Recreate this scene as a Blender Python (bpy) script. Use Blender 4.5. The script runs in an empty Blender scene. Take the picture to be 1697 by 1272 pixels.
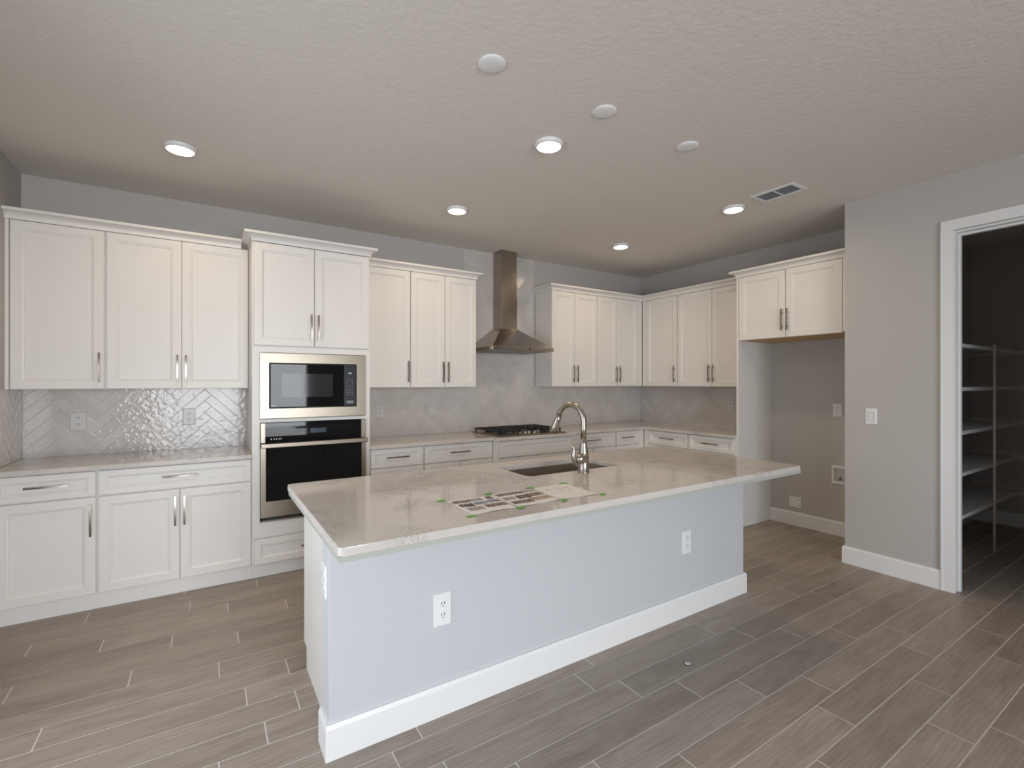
import bpy, bmesh, math, random
from mathutils import Vector, Matrix
random.seed(7)
SC = bpy.context.scene
COL = SC.collection

# ------------------------------------------------------------------ camera
cam_d = bpy.data.cameras.new('camera')
cam = bpy.data.objects.new('camera', cam_d)
COL.objects.link(cam)
cam.location = (1.0627, -4.5678, 1.4303)
cam.rotation_euler = (math.radians(90), 0, -math.radians(32.6544))
cam_d.sensor_width = 36.0
cam_d.lens = 794.07 / 1697 * 36.0
cam_d.shift_x = -0.001
cam_d.shift_y = -0.001
cam_d.clip_start = 0.05
SC.camera = cam

# ------------------------------------------------------------------ world, daylight, exposure
SC.view_settings.view_transform = 'Standard'
SC.view_settings.look = 'None'
SC.view_settings.gamma = 1.0
SC.view_settings.use_curve_mapping = False
SC.view_settings.exposure = 0.0
world = bpy.data.worlds.new('world')
SC.world = world
world.use_nodes = True
world.node_tree.nodes['Background'].inputs[0].default_value = (0.84, 0.91, 1.0, 1)
world.node_tree.nodes['Background'].inputs[1].default_value = 1.3

def area(name, loc, rot, sx, sy, power, color):
    l = bpy.data.lights.new(name, 'AREA')
    l.shape = 'RECTANGLE'; l.size = sx; l.size_y = sy
    l.energy = power; l.color = color
    o = bpy.data.objects.new(name, l); COL.objects.link(o)
    o.location = loc; o.rotation_euler = rot
    return o
# daylight standing just outside the sliding glass door behind the camera
l = area('daylight_patio', (1.56, -8.85, 1.2), (math.radians(75), 0, 0), 3.0, 2.3, 150, (0.90, 0.95, 1.0)); l.data.spread = math.radians(125)
l = area('added_daylight_side', (-0.25, -2.9, 1.1), (math.radians(80), 0, math.radians(-90)), 1.9, 1.9, 25, (0.88, 0.94, 1.0)); l.data.spread = math.radians(150)  # added source outside the made-up side window, brightens the island's left end

LAMP_COL = (1.0, 0.74, 0.48)
LAMP_W = 4.0

# ------------------------------------------------------------------ measures (metres; y is distance out from the back wall)
XR, ZC = 6.0565, 2.8588
XW, YW = 5.3564, 2.7769
DU, DB, DT = 0.3316, 0.6178, 0.6316
ZU, ZD = 1.389, 2.462
CT, CB = 0.9143, 0.8843
YF = 8.6

# ------------------------------------------------------------------ materials
def nt(name):
    m = bpy.data.materials.new(name); m.use_nodes = True
    t = m.node_tree
    return m, t, t.nodes['Principled BSDF']

def mat(name, col, rough=0.5, metal=0.0, spec=0.5, bump=None, emit=None, estr=0):
    m, t, b = nt(name)
    b.inputs['Base Color'].default_value = (*col, 1)
    b.inputs['Roughness'].default_value = rough
    b.inputs['Metallic'].default_value = metal
    b.inputs['Specular IOR Level'].default_value = spec
    if emit:
        b.inputs['Emission Color'].default_value = (*emit, 1)
        b.inputs['Emission Strength'].default_value = estr
    if bump:
        sc, st, dist = bump
        tc = t.nodes.new('ShaderNodeTexCoord'); n = t.nodes.new('ShaderNodeTexNoise')
        n.inputs['Scale'].default_value = sc; n.inputs['Detail'].default_value = 4
        bp = t.nodes.new('ShaderNodeBump'); bp.inputs['Strength'].default_value = st; bp.inputs['Distance'].default_value = dist
        t.links.new(tc.outputs['Object'], n.inputs['Vector'])
        t.links.new(n.outputs['Fac'], bp.inputs['Height'])
        t.links.new(bp.outputs['Normal'], b.inputs['Normal'])
    return m

def ramp(t, stops):
    r = t.nodes.new('ShaderNodeValToRGB')
    e = r.color_ramp.elements
    while len(e) < len(stops): e.new(0.5)
    for i, (p, c) in enumerate(stops):
        e[i].position = p; e[i].color = (*c, 1)
    return r

WALL = mat('wall_paint', (0.505, 0.482, 0.462), 0.75, bump=(220, 0.15, 0.002))
KNEE = mat('knee_paint_daylit', (0.55, 0.562, 0.585), 0.7, bump=(220, 0.15, 0.002))  # paint tinted blue to carry the cool daylight on the island front
TRIM = mat('trim_paint', (0.80, 0.80, 0.80), 0.4)
CAB = mat('cabinet_paint', (0.765, 0.745, 0.715), 0.38)
CABIN = mat('cabinet_shadow_gap', (0.55, 0.54, 0.52), 0.6)
RAWWOOD = mat('raw_wood_underside', (0.60, 0.40, 0.20), 0.6, bump=(40, 0.1, 0.002))
BLACKG = mat('black_glass', (0.006, 0.006, 0.007), 0.03, spec=0.3)
DARKP = mat('dark_panel', (0.045, 0.047, 0.055), 0.2, spec=0.25)
WINDOWG = mat('oven_window_glass', (0.012, 0.012, 0.013), 0.04)
IRON = mat('cast_iron', (0.012, 0.012, 0.012), 0.5)
BLACKM = mat('black_matte', (0.02, 0.02, 0.02), 0.6)
CHROME = mat('polished_knob', (0.35, 0.34, 0.33), 0.15, metal=1)
NICKEL = mat('brushed_nickel', (0.42, 0.39, 0.35), 0.27, metal=1)
PULL = mat('nickel_pull', (0.30, 0.265, 0.23), 0.22, metal=1)
PLATE = mat('white_plastic', (0.80, 0.80, 0.80), 0.3)
GAP = mat('switch_gap_shade', (0.30, 0.30, 0.30), 0.5)
SLOT = mat('slot_dark', (0.03, 0.03, 0.03), 0.6)
PANTRYW = mat('white_shelf', (0.72, 0.71, 0.70), 0.4)
PAPER = mat('paper', (0.80, 0.76, 0.75), 0.7)
TAPE = mat('green_tape', (0.16, 0.42, 0.08), 0.6)
INK = [mat('photo_ink_%s' % n, c, 0.6) for n, c in (
    ('brown', (0.17, 0.115, 0.09)), ('blue', (0.22, 0.25, 0.33)), ('dark', (0.05, 0.042, 0.045)),
    ('grey', (0.36, 0.34, 0.34)), ('tan', (0.40, 0.31, 0.24)), ('pale', (0.62, 0.59, 0.60)))]
LEDM = mat('lamp_lens', (0.9, 0.9, 0.9), 0.4, emit=(1.0, 0.88, 0.72), estr=14)
SUBTOP = mat('grey_subtop', (0.42, 0.43, 0.39), 0.6)
BRASS = mat('valve_brass', (0.45, 0.40, 0.33), 0.3, metal=1)

def mk_ceiling():
    m, t, b = nt('ceiling_knockdown')
    b.inputs['Base Color'].default_value = (0.74, 0.70, 0.65, 1); b.inputs['Roughness'].default_value = 0.9
    tc = t.nodes.new('ShaderNodeTexCoord'); n = t.nodes.new('ShaderNodeTexNoise')
    n.inputs['Scale'].default_value = 34; n.inputs['Detail'].default_value = 3; n.inputs['Roughness'].default_value = 0.55
    r = ramp(t, [(0.42, (0, 0, 0)), (0.58, (1, 1, 1))])
    bp = t.nodes.new('ShaderNodeBump'); bp.inputs['Strength'].default_value = 0.22; bp.inputs['Distance'].default_value = 0.004
    t.links.new(tc.outputs['Object'], n.inputs['Vector']); t.links.new(n.outputs['Fac'], r.inputs[0])
    t.links.new(r.outputs[0], bp.inputs['Height']); t.links.new(bp.outputs['Normal'], b.inputs['Normal'])
    return m
CEIL = mk_ceiling()

def mk_steel(name, col, rough, horiz=True):
    m, t, b = nt(name)
    b.inputs['Base Color'].default_value = (*col, 1); b.inputs['Metallic'].default_value = 1
    tc = t.nodes.new('ShaderNodeTexCoord'); mp = t.nodes.new('ShaderNodeMapping')
    mp.inputs['Scale'].default_value = (2, 2, 600) if horiz else (600, 600, 2)
    n = t.nodes.new('ShaderNodeTexNoise'); n.inputs['Scale'].default_value = 1.0; n.inputs['Detail'].default_value = 2
    mr = t.nodes.new('ShaderNodeMapRange'); mr.inputs['To Min'].default_value = rough - 0.02; mr.inputs['To Max'].default_value = rough + 0.03
    t.links.new(tc.outputs['Object'], mp.inputs[0]); t.links.new(mp.outputs[0], n.inputs['Vector'])
    t.links.new(n.outputs['Fac'], mr.inputs[0]); t.links.new(mr.outputs[0], b.inputs['Roughness'])
    return m
STEEL = mk_steel('brushed_steel', (0.31, 0.27, 0.22), 0.33)
STEELD = mk_steel('hood_steel', (0.40, 0.35, 0.305), 0.2)
SINKM = mk_steel('sink_steel', (0.48, 0.44, 0.38), 0.28)

def mk_floor():
    m, t, b = nt('wood_plank_tile')
    uv = t.nodes.new('ShaderNodeUVMap'); uv.uv_map = 'UVMap'
    at = t.nodes.new('ShaderNodeAttribute'); at.attribute_name = 'rnd'
    mp = t.nodes.new('ShaderNodeMapping'); mp.inputs['Scale'].default_value = (1.3, 6.5, 1)
    n1 = t.nodes.new('ShaderNodeTexNoise'); n1.inputs['Scale'].default_value = 2.2; n1.inputs['Detail'].default_value = 7; n1.inputs['Roughness'].default_value = 0.62; n1.inputs['Distortion'].default_value = 0.6
    mp2 = t.nodes.new('ShaderNodeMapping'); mp2.inputs['Scale'].default_value = (0.9, 5.5, 1)
    wv = t.nodes.new('ShaderNodeTexWave'); wv.wave_type = 'BANDS'; wv.bands_direction = 'Y'
    wv.inputs['Scale'].default_value = 2.6; wv.inputs['Distortion'].default_value = 14; wv.inputs['Detail'].default_value = 2; wv.inputs['Detail Scale'].default_value = 0.7
    mp3 = t.nodes.new('ShaderNodeMapping'); mp3.inputs['Scale'].default_value = (10, 160, 1)
    n3 = t.nodes.new('ShaderNodeTexNoise'); n3.inputs['Scale'].default_value = 1.0; n3.inputs['Detail'].default_value = 3
    for a in (mp, mp2, mp3): t.links.new(uv.outputs[0], a.inputs[0])
    t.links.new(mp.outputs[0], n1.inputs['Vector']); t.links.new(mp2.outputs[0], wv.inputs['Vector']); t.links.new(mp3.outputs[0], n3.inputs['Vector'])
    r1 = ramp(t, [(0.25, (0.28, 0.232, 0.195)), (0.5, (0.36, 0.305, 0.26)), (0.78, (0.43, 0.375, 0.325))])
    t.links.new(n1.outputs['Fac'], r1.inputs[0])
    def mix(kind, fac, a, bb):
        x = t.nodes.new('ShaderNodeMix'); x.data_type = 'RGBA'; x.blend_type = kind
        x.inputs[0].default_value = fac
        t.links.new(a, x.inputs[6])
        if hasattr(bb, 'links'): t.links.new(bb, x.inputs[7])
        else: x.inputs[7].default_value = (*bb, 1)
        return x
    rw = ramp(t, [(0.0, (0.72, 0.70, 0.68)), (1.0, (1.0, 1.0, 1.0))]); t.links.new(wv.outputs['Fac'], rw.inputs[0])
    m1 = mix('MULTIPLY', 0.38, r1.outputs[0], rw.outputs[0])
    rf = ramp(t, [(0.3, (0.8, 0.79, 0.78)), (0.6, (1, 1, 1))]); t.links.new(n3.outputs['Fac'], rf.inputs[0])
    m2 = mix('MULTIPLY', 0.5, m1.outputs[2], rf.outputs[0])
    rp = ramp(t, [(0.0, (0.85, 0.85, 0.86)), (1.0, (1.10, 1.09, 1.08))]); t.links.new(at.outputs['Fac'], rp.inputs[0])
    m3 = mix('MULTIPLY', 1.0, m2.outputs[2], rp.outputs[0])
    t.links.new(m3.outputs[2], b.inputs['Base Color'])
    b.inputs['Roughness'].default_value = 0.42; b.inputs['Specular IOR Level'].default_value = 0.4
    bp = t.nodes.new('ShaderNodeBump'); bp.inputs['Strength'].default_value = 0.12; bp.inputs['Distance'].default_value = 0.001
    t.links.new(n3.outputs['Fac'], bp.inputs['Height']); t.links.new(bp.outputs['Normal'], b.inputs['Normal'])
    return m
FLOORM = mk_floor()
GROUT = mat('floor_grout', (0.74, 0.70, 0.66), 0.9)

def mk_tile():
    m, t, b = nt('glazed_tile')
    at = t.nodes.new('ShaderNodeAttribute'); at.attribute_name = 'rnd'
    tc = t.nodes.new('ShaderNodeTexCoord')
    n = t.nodes.new('ShaderNodeTexNoise'); n.inputs['Scale'].default_value = 30; n.inputs['Detail'].default_value = 2.0
    n2 = t.nodes.new('ShaderNodeTexNoise'); n2.inputs['Scale'].default_value = 5; n2.inputs['Detail'].default_value = 3
    t.links.new(tc.outputs['Object'], n.inputs['Vector']); t.links.new(tc.outputs['Object'], n2.inputs['Vector'])
    r = ramp(t, [(0.0, (0.60, 0.568, 0.54)), (1.0, (0.65, 0.618, 0.59))]); t.links.new(at.outputs['Fac'], r.inputs[0])
    r2 = ramp(t, [(0.3, (0.90, 0.885, 0.88)), (0.7, (1, 1, 1))]); t.links.new(n2.outputs['Fac'], r2.inputs[0])
    x = t.nodes.new('ShaderNodeMix'); x.data_type = 'RGBA'; x.blend_type = 'MULTIPLY'; x.inputs[0].default_value = 1
    t.links.new(r.outputs[0], x.inputs[6]); t.links.new(r2.outputs[0], x.inputs[7]); t.links.new(x.outputs[2], b.inputs['Base Color'])
    b.inputs['Roughness'].default_value = 0.06; b.inputs['Specular IOR Level'].default_value = 0.40
    bp = t.nodes.new('ShaderNodeBump'); bp.inputs['Strength'].default_value = 0.6; bp.inputs['Distance'].default_value = 0.004
    t.links.new(n.outputs['Fac'], bp.inputs['Height']); t.links.new(bp.outputs['Normal'], b.inputs['Normal'])
    return m
TILE = mk_tile()
TGROUT = mat('tile_grout', (0.62, 0.59, 0.565), 0.12, spec=0.38)

def mk_quartz():
    m, t, b = nt('veined_quartz')
    tc = t.nodes.new('ShaderNodeTexCoord')
    n = t.nodes.new('ShaderNodeTexNoise'); n.inputs['Scale'].default_value = 2.6; n.inputs['Detail'].default_value = 5; n.inputs['Distortion'].default_value = 0.8
    v = t.nodes.new('ShaderNodeTexNoise'); v.inputs['Scale'].default_value = 38; v.inputs['Detail'].default_value = 5; v.inputs['Roughness'].default_value = 0.65; v.inputs['Distortion'].default_value = 1.5
    sp = t.nodes.new('ShaderNodeTexNoise'); sp.inputs['Scale'].default_value = 220; sp.inputs['Detail'].default_value = 2
    for a in (n, v, sp): t.links.new(tc.outputs['Object'], a.inputs['Vector'])
    r = ramp(t, [(0.52, (0, 0, 0)), (0.66, (1, 1, 1))]); t.links.new(n.outputs['Fac'], r.inputs[0])
    rv = ramp(t, [(0.472, (0, 0, 0)), (0.488, (1, 1, 1)), (0.512, (1, 1, 1)), (0.528, (0, 0, 0))]); t.links.new(v.outputs['Fac'], rv.inputs[0])
    mu = t.nodes.new('ShaderNodeMath'); mu.operation = 'MULTIPLY'
    t.links.new(r.outputs[0], mu.inputs[0]); t.links.new(rv.outputs[0], mu.inputs[1])
    mu2 = t.nodes.new('ShaderNodeMath'); mu2.operation = 'MULTIPLY'; mu2.inputs[1].default_value = 0.95; t.links.new(mu.outputs[0], mu2.inputs[0])
    rs = ramp(t, [(0.35, (0.55, 0.51, 0.475)), (0.65, (0.65, 0.61, 0.575))]); t.links.new(sp.outputs['Fac'], rs.inputs[0])
    x = t.nodes.new('ShaderNodeMix'); x.data_type = 'RGBA'
    t.links.new(mu2.outputs[0], x.inputs[0]); t.links.new(rs.outputs[0], x.inputs[6]); x.inputs[7].default_value = (0.12, 0.105, 0.10, 1)
    t.links.new(x.outputs[2], b.inputs['Base Color'])
    b.inputs['Roughness'].default_value = 0.09; b.inputs['Specular IOR Level'].default_value = 0.5
    return m
QUARTZ = mk_quartz()

def mk_pane():
    m = bpy.data.materials.new('window_pane'); m.use_nodes = True
    t = m.node_tree; t.nodes.remove(t.nodes['Principled BSDF'])
    tr = t.nodes.new('ShaderNodeBsdfTransparent'); gl = t.nodes.new('ShaderNodeBsdfGlossy'); gl.inputs['Roughness'].default_value = 0.02
    mx = t.nodes.new('ShaderNodeMixShader'); mx.inputs[0].default_value = 0.07
    t.links.new(tr.outputs[0], mx.inputs[1]); t.links.new(gl.outputs[0], mx.inputs[2])
    t.links.new(mx.outputs[0], t.nodes['Material Output'].inputs[0])
    return m
PANE = mk_pane()

# ------------------------------------------------------------------ mesh helpers
class MB:
    """collects solids; each build() makes ONE mesh object"""
    def __init__(self):
        self.v = []; self.f = []; self.mi = []; self.sm = []
    def add(self, vs, fs, mi=0, smooth=False):
        o = len(self.v); self.v += [tuple(p) for p in vs]
        for f in fs:
            self.f.append([o + i for i in f]); self.mi.append(mi); self.sm.append(smooth)
        return self
    def box(self, x0, x1, y0, y1, z0, z1, mi=0):
        if x0 > x1: x0, x1 = x1, x0
        if y0 > y1: y0, y1 = y1, y0
        if z0 > z1: z0, z1 = z1, z0
        vs = [(x, y, z) for z in (z0, z1) for (x, y) in ((x0, y0), (x1, y0), (x1, y1), (x0, y1))]
        return self.add(vs, [(3, 2, 1, 0), (4, 5, 6, 7), (0, 1, 5, 4), (1, 2, 6, 5), (2, 3, 7, 6), (3, 0, 4, 7)], mi)
    def prism(self, poly, z0, z1, mi=0):
        n = len(poly)
        vs = [(x, y, z0) for x, y in poly] + [(x, y, z1) for x, y in poly]
        fs = [list(range(n))[::-1], list(range(n, 2 * n))] + [(i, (i + 1) % n, n + (i + 1) % n, n + i) for i in range(n)]
        return self.add(vs, fs, mi)
    def lathe(self, prof, origin=(0, 0, 0), axis='Z', seg=32, mi=0, smooth=True):
        """prof: list of (radius, height)"""
        vs = []; fs = []
        for r, h in prof:
            for k in range(seg):
                a = 2 * math.pi * k / seg
                p = (r * math.cos(a), r * math.sin(a), h)
                if axis == 'Y': p = (p[0], -p[2], p[1])
                elif axis == 'X': p = (p[2], p[0], p[1])
                vs.append((p[0] + origin[0], p[1] + origin[1], p[2] + origin[2]))
        for i in range(len(prof) - 1):
            for k in range(seg):
                a, b = i * seg + k, i * seg + (k + 1) % seg
                fs.append((a, b, b + seg, a + seg))
        self.add(vs, fs, mi, smooth)
        o = len(self.v) - len(vs)
        self.f.append([o + k for k in range(seg)][::-1]); self.mi.append(mi); self.sm.append(False)
        e = o + (len(prof) - 1) * seg
        self.f.append([e + k for k in range(seg)]); self.mi.append(mi); self.sm.append(False)
        return self
    def tube(self, pts, rad, seg=12, mi=0, smooth=True, flat=1.0):
        pts = [Vector(p) for p in pts]; n = len(pts)
        rads = rad if isinstance(rad, (list, tuple)) else [rad] * n
        vs = []; fs = []; up = None
        for i, p in enumerate(pts):
            tdir = (pts[min(i + 1, n - 1)] - pts[max(i - 1, 0)]).normalized()
            if up is None:
                up = Vector((0, 0, 1)) if abs(tdir.z) < 0.9 else Vector((0, 1, 0))
            u = (up - tdir * up.dot(tdir)).normalized(); w = tdir.cross(u); up = u
            for k in range(seg):
                a = 2 * math.pi * k / seg
                vs.append(p + u * (rads[i] * math.cos(a)) + w * (rads[i] * flat * math.sin(a)))
        for i in range(n - 1):
            for k in range(seg):
                a, b = i * seg + k, i * seg + (k + 1) % seg
                fs.append((a, b, b + seg, a + seg))
        self.add(vs, fs, mi, smooth)
        o = len(self.v) - len(vs)
        self.f.append([o + k for k in range(seg)][::-1]); self.mi.append(mi); self.sm.append(False)
        e = o + (n - 1) * seg
        self.f.append([e + k for k in range(seg)]); self.mi.append(mi); self.sm.append(False)
        return self
    def sweep(self, path, prof, mi=0):
        """prof (offset to the right of travel, z) swept along a 2-D path with mitred corners"""
        n = len(path); rows = []
        for i in range(n):
            def nrm(a, b):
                d = Vector((b[0] - a[0], b[1] - a[1])).normalized(); return Vector((d.y, -d.x))
            if i == 0: m = nrm(path[0], path[1])
            elif i == n - 1: m = nrm(path[-2], path[-1])
            else:
                a, b = nrm(path[i - 1], path[i]), nrm(path[i], path[i + 1])
                m = (a + b) / (1 + a.dot(b))
            rows.append([(path[i][0] + m.x * o, path[i][1] + m.y * o, z) for o, z in prof])
        k = len(prof); vs = [p for r in rows for p in r]; fs = []
        for i in range(n - 1):
            for j in range(k):
                fs.append((i * k + j, i * k + (j + 1) % k, (i + 1) * k + (j + 1) % k, (i + 1) * k + j))
        fs += [list(range(k)), [(n - 1) * k + j for j in range(k)][::-1]]
        return self.add(vs, fs, mi)
    def rings(self, x0, x1, z0, z1, yb, steps, mi=0):
        """a panel facing -y: steps are (inset, y) rectangles from the rim inwards; back at yb"""
        vs = [(x0, yb, z0), (x1, yb, z0), (x1, yb, z1), (x0, yb, z1)]
        fs = [(3, 2, 1, 0)]
        for ins, y in steps:
            vs += [(x0 + ins, y, z0 + ins), (x1 - ins, y, z0 + ins), (x1 - ins, y, z1 - ins), (x0 + ins, y, z1 - ins)]
        for r in range(len(steps)):
            for k in range(4):
                a, b = r * 4 + k, r * 4 + (k + 1) % 4
                fs.append((a, b, b + 4, a + 4))
        e = len(steps) * 4
        fs.append((e, e + 1, e + 2, e + 3))
        return self.add(vs, fs, mi)
    def build(self, name, mats, parent=None, off=(0, 0, 0), bevel=0, seg=2, fix=True):
        me = bpy.data.meshes.new(name)
        me.from_pydata([(x - off[0], y - off[1], z - off[2]) for x, y, z in self.v], [], self.f)
        for m in (mats if isinstance(mats, (list, tuple)) else [mats]): me.materials.append(m)
        me.polygons.foreach_set('material_index', self.mi)
        me.polygons.foreach_set('use_smooth', self.sm)
        if fix:
            bm = bmesh.new(); bm.from_mesh(me); bmesh.ops.recalc_face_normals(bm, faces=bm.faces); bm.to_mesh(me); bm.free()
        me.update()
        o = bpy.data.objects.new(name, me); COL.objects.link(o)
        if parent: o.parent = parent
        elif any(off): o.location = off
        if bevel:
            b = o.modifiers.new('bevel', 'BEVEL'); b.width = bevel; b.segments = seg; b.limit_method = 'ANGLE'; b.angle_limit = math.radians(40)
        return o

def tag(o, label, cat, group=None, kind=None):
    o['label'] = label; o['category'] = cat
    if group: o['group'] = group
    if kind: o['kind'] = kind
    return o

def thing(name, loc, label, cat, group=None, rz=0):
    o = bpy.data.objects.new(name, None); COL.objects.link(o)
    o.empty_display_size = 0.1
    o.location = loc; o.rotation_euler = (0, 0, rz)
    return tag(o, label, cat, group)

def struct(o, label=None, cat=None):
    o['kind'] = 'structure'
    if label: o['label'] = label
    if cat: o['category'] = cat
    return o

def copy_tree(o, parent=None):
    c = o.copy(); COL.objects.link(c)
    if parent: c.parent = parent
    for ch in list(o.children): copy_tree(ch, c)
    return c

# ================================================================== THE ROOM
# ---- floor: plank tiles laid along x
def build_floor():
    P, L = 0.1514, 0.918
    known = {-4: 0.943, -3: 0.452, -2: 0.976, -1: 0.262, 0: 0.584, 1: 0.904, 2: 0.297, 3: 0.752, 4: 1.118, 5: 1.409, 6: 1.217,
             11: 3.506, 12: 2.735, 13: 3.880, 14: 3.213, 15: 3.515, 16: 5.180, 17: 3.934}
    x0, x1, y0, y1 = 0.0, 7.853, 0.0, YF
    g = 0.0027
    vs = []; fs = []; uvs = []; rnd = []; mi = []
    vs += [(x0, -y0, -0.0012), (x1, -y0, -0.0012), (x1, -y1, -0.0012), (x0, -y1, -0.0012)]
    fs.append((3, 2, 1, 0)); uvs += [(0, 0)] * 4; rnd.append(0.5); mi.append(1)
    b = len(vs)
    vs += [(x0, -y0, -0.12), (x1, -y0, -0.12), (x1, -y1, -0.12), (x0, -y1, -0.12)]
    fs.append((b, b + 1, b + 2, b + 3)); uvs += [(0, 0)] * 4; rnd.append(0.5); mi.append(1)
    R = random.Random(3)
    k = -8
    while 1.083 + k * P < y1:
        ya, yb = max(y0, 1.083 + k * P), min(y1, 1.083 + (k + 1) * P)
        off = known.get(k, R.random() * L) % L
        x = off - L
        while x < x1:
            xa, xb = max(x0, x), min(x1, x + L)
            if xb - xa > 0.01 and yb - ya > 0.01:
                b = len(vs)
                xa2, xb2, ya2, yb2 = xa + g, xb - g, ya + g, yb - g
                vs += [(xa2, -yb2, 0), (xb2, -yb2, 0), (xb2, -ya2, 0), (xa2, -ya2, 0)]
                fs.append((b, b + 1, b + 2, b + 3))
                ou, ov = R.random() * 40, R.random() * 40
                uvs += [(xa2 - x + ou, ov), (xb2 - x + ou, ov), (xb2 - x + ou, ov + P), (xa2 - x + ou, ov + P)]
                rnd.append(R.random()); mi.append(0)
            x += L
        k += 1
    me = bpy.data.meshes.new('floor'); me.from_pydata(vs, [], fs)
    me.materials.append(FLOORM); me.materials.append(GROUT)
    me.polygons.foreach_set('material_index', mi)
    ul = me.uv_layers.new(name='UVMap')
    for i, u in enumerate(uvs): ul.data[i].uv = u
    a = me.attributes.new('rnd', 'FLOAT', 'FACE'); a.data.foreach_set('value', rnd)
    o = bpy.data.objects.new('floor', me); COL.objects.link(o)
    struct(o)
build_floor()

struct(MB().box(-0.12, 7.97, 0.12, -YF - 0.12, ZC, ZC + 0.12).build('ceiling', CEIL))
struct(MB().box(-0.12, 7.97, 0.0, 0.12, 0, ZC).build('wall_back', WALL))
m = MB()                                                  # left wall, with an unseen opening added to light the island's left end
m.box(-0.12, 0, 0, -1.9, 0, ZC).box(-0.12, 0, -3.9, -YF, 0, ZC).box(-0.12, 0, -1.9, -3.9, 0, 0.15).box(-0.12, 0, -1.9, -3.9, 2.1, ZC)
struct(m.build('wall_left', WALL))
struct(MB().box(XR, XR + 0.1, 0, -YW, 0, ZC).build('wall_right', WALL))
struct(MB().box(XW + 0.115, 7.853, -YW, -2.926, 0, ZC).build('wall_alcove', WALL))
m = MB()                                                  # wall with the pantry doorway
m.box(XW, XW + 0.115, -YW, -3.436, 0, ZC).box(XW, XW + 0.115, -4.372, -YF, 0, ZC).box(XW, XW + 0.115, -3.436, -4.372, 2.462, ZC)
struct(m.build('wall_pantry', WALL))
struct(MB().box(7.853, 7.97, -YW, -5.4, 0, ZC).build('wall_pantry_far', WALL))
struct(MB().box(XW + 0.115, 7.853, -5.3, -5.4, 0, ZC).build('wall_pantry_side', WALL))
m = MB()                                                  # front wall with the sliding glass door opening
m.box(-0.12, 0.06, -YF, -YF - 0.12, 0, ZC).box(3.07, XW + 0.115, -YF, -YF - 0.12, 0, ZC).box(0.06, 3.07, -YF, -YF - 0.12, 2.4, ZC)
struct(m.build('wall_front', WALL))

# sliding glass door behind the camera; side window added for its light
def glazed(name, horizontal, a0, a1, z0, z1, pos, panels):
    fr = MB(); w = 0.05; pn = MB()
    def bx(mb, s0, s1, za, zb, d0, d1):
        if horizontal: mb.box(s0, s1, pos + d0, pos + d1, za, zb)
        else: mb.box(pos + d0, pos + d1, s0, s1, za, zb)
    bx(fr, a0, a1, z0, z0 + w, -0.04, 0.04); bx(fr, a0, a1, z1 - w, z1, -0.04, 0.04)
    for i in range(panels + 1):
        s = a0 + (a1 - a0) * i / panels
        s0 = max(a0, s - w / 2 if 0 < i < panels else (s if i == 0 else s - w)); bx(fr, s0, s0 + w, z0 + w, z1 - w, -0.04, 0.04)
    bx(pn, a0 + w * .5, a1 - w * .5, z0 + w * .5, z1 - w * .5, -0.004, 0.004)
    o = struct(fr.build(name, TRIM)); p = pn.build('glass_pane', PANE, o); return o
glazed('door_1', True, 0.06, 3.07, 0.0, 2.4, -YF - 0.06, 2)

glazed('added_window_1', False, -3.9, -1.9, 0.15, 2.1, -0.06, 2)

# ---- baseboards and door casing
BB = [(0, 0), (0.0158, 0), (0.0158, 0.118), (0.010, 0.1335), (0, 0.1335)]
struct(MB().sweep([(XR, -1.794), (XR, -YW), (XW, -YW), (XW, -3.373)], BB).build('baseboard_right', TRIM))
struct(MB().sweep([(XW + 0.115, -2.926), (7.853, -2.926), (7.853, -5.3)], BB).build('baseboard_pantry', TRIM))
struct(MB().sweep([(XW, -4.445), (XW, -YF)], BB).build('baseboard_far_right', TRIM))
m = MB()
for (a, b) in ((3.373, 3.441), (4.367, 4.435)):
    m.box(XW - 0.018, XW, -a, -b, 0, 2.47); m.box(XW - 0.022, XW - 0.018, -a, -(a + 0.016) if a < 4 else -(a + 0.05), 0, 2.47)
m.box(XW - 0.018, XW, -3.373, -4.435, 2.47, 2.542)
struct(m.build('trim_1', TRIM, bevel=0.003))
m = MB()                                                  # jamb lining with a stop
m.box(XW - 0.004, XW + 0.119, -3.436, -3.447, 0, 2.451); m.box(XW - 0.004, XW + 0.119, -4.361, -4.372, 0, 2.451)
m.box(XW - 0.004, XW + 0.119, -3.436, -4.372, 2.451, 2.462)
m.box(XW + 0.05, XW + 0.085, -3.447, -3.460, 0, 2.44); m.box(XW + 0.05, XW + 0.085, -4.348, -4.361, 0, 2.44); m.box(XW + 0.05, XW + 0.085, -3.447, -4.361, 2.438, 2.451)
struct(m.build('trim_2', TRIM, bevel=0.002))

# ================================================================== TILE BACKSPLASHES
def clip(poly, x0, x1, y0, y1):
    def cut(P, f, inter):
        out = []
        for i in range(len(P)):
            a, b = P[i], P[(i + 1) % len(P)]
            ia, ib = f(a), f(b)
            if ia: out.append(a)
            if ia != ib: out.append(inter(a, b))
        return out
    def ix(c): return lambda a, b: (c, a[1] + (b[1] - a[1]) * (c - a[0]) / (b[0] - a[0]))
    def iy(c): return lambda a, b: (a[0] + (b[0] - a[0]) * (c - a[1]) / (b[1] - a[1]), c)
    for f, it in ((lambda p: p[0] >= x0, ix(x0)), (lambda p: p[0] <= x1, ix(x1)), (lambda p: p[1] >= y0, iy(y0)), (lambda p: p[1] <= y1, iy(y1))):
        if len(poly) < 3: return []
        poly = cut(poly, f, it)
    return poly

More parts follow.
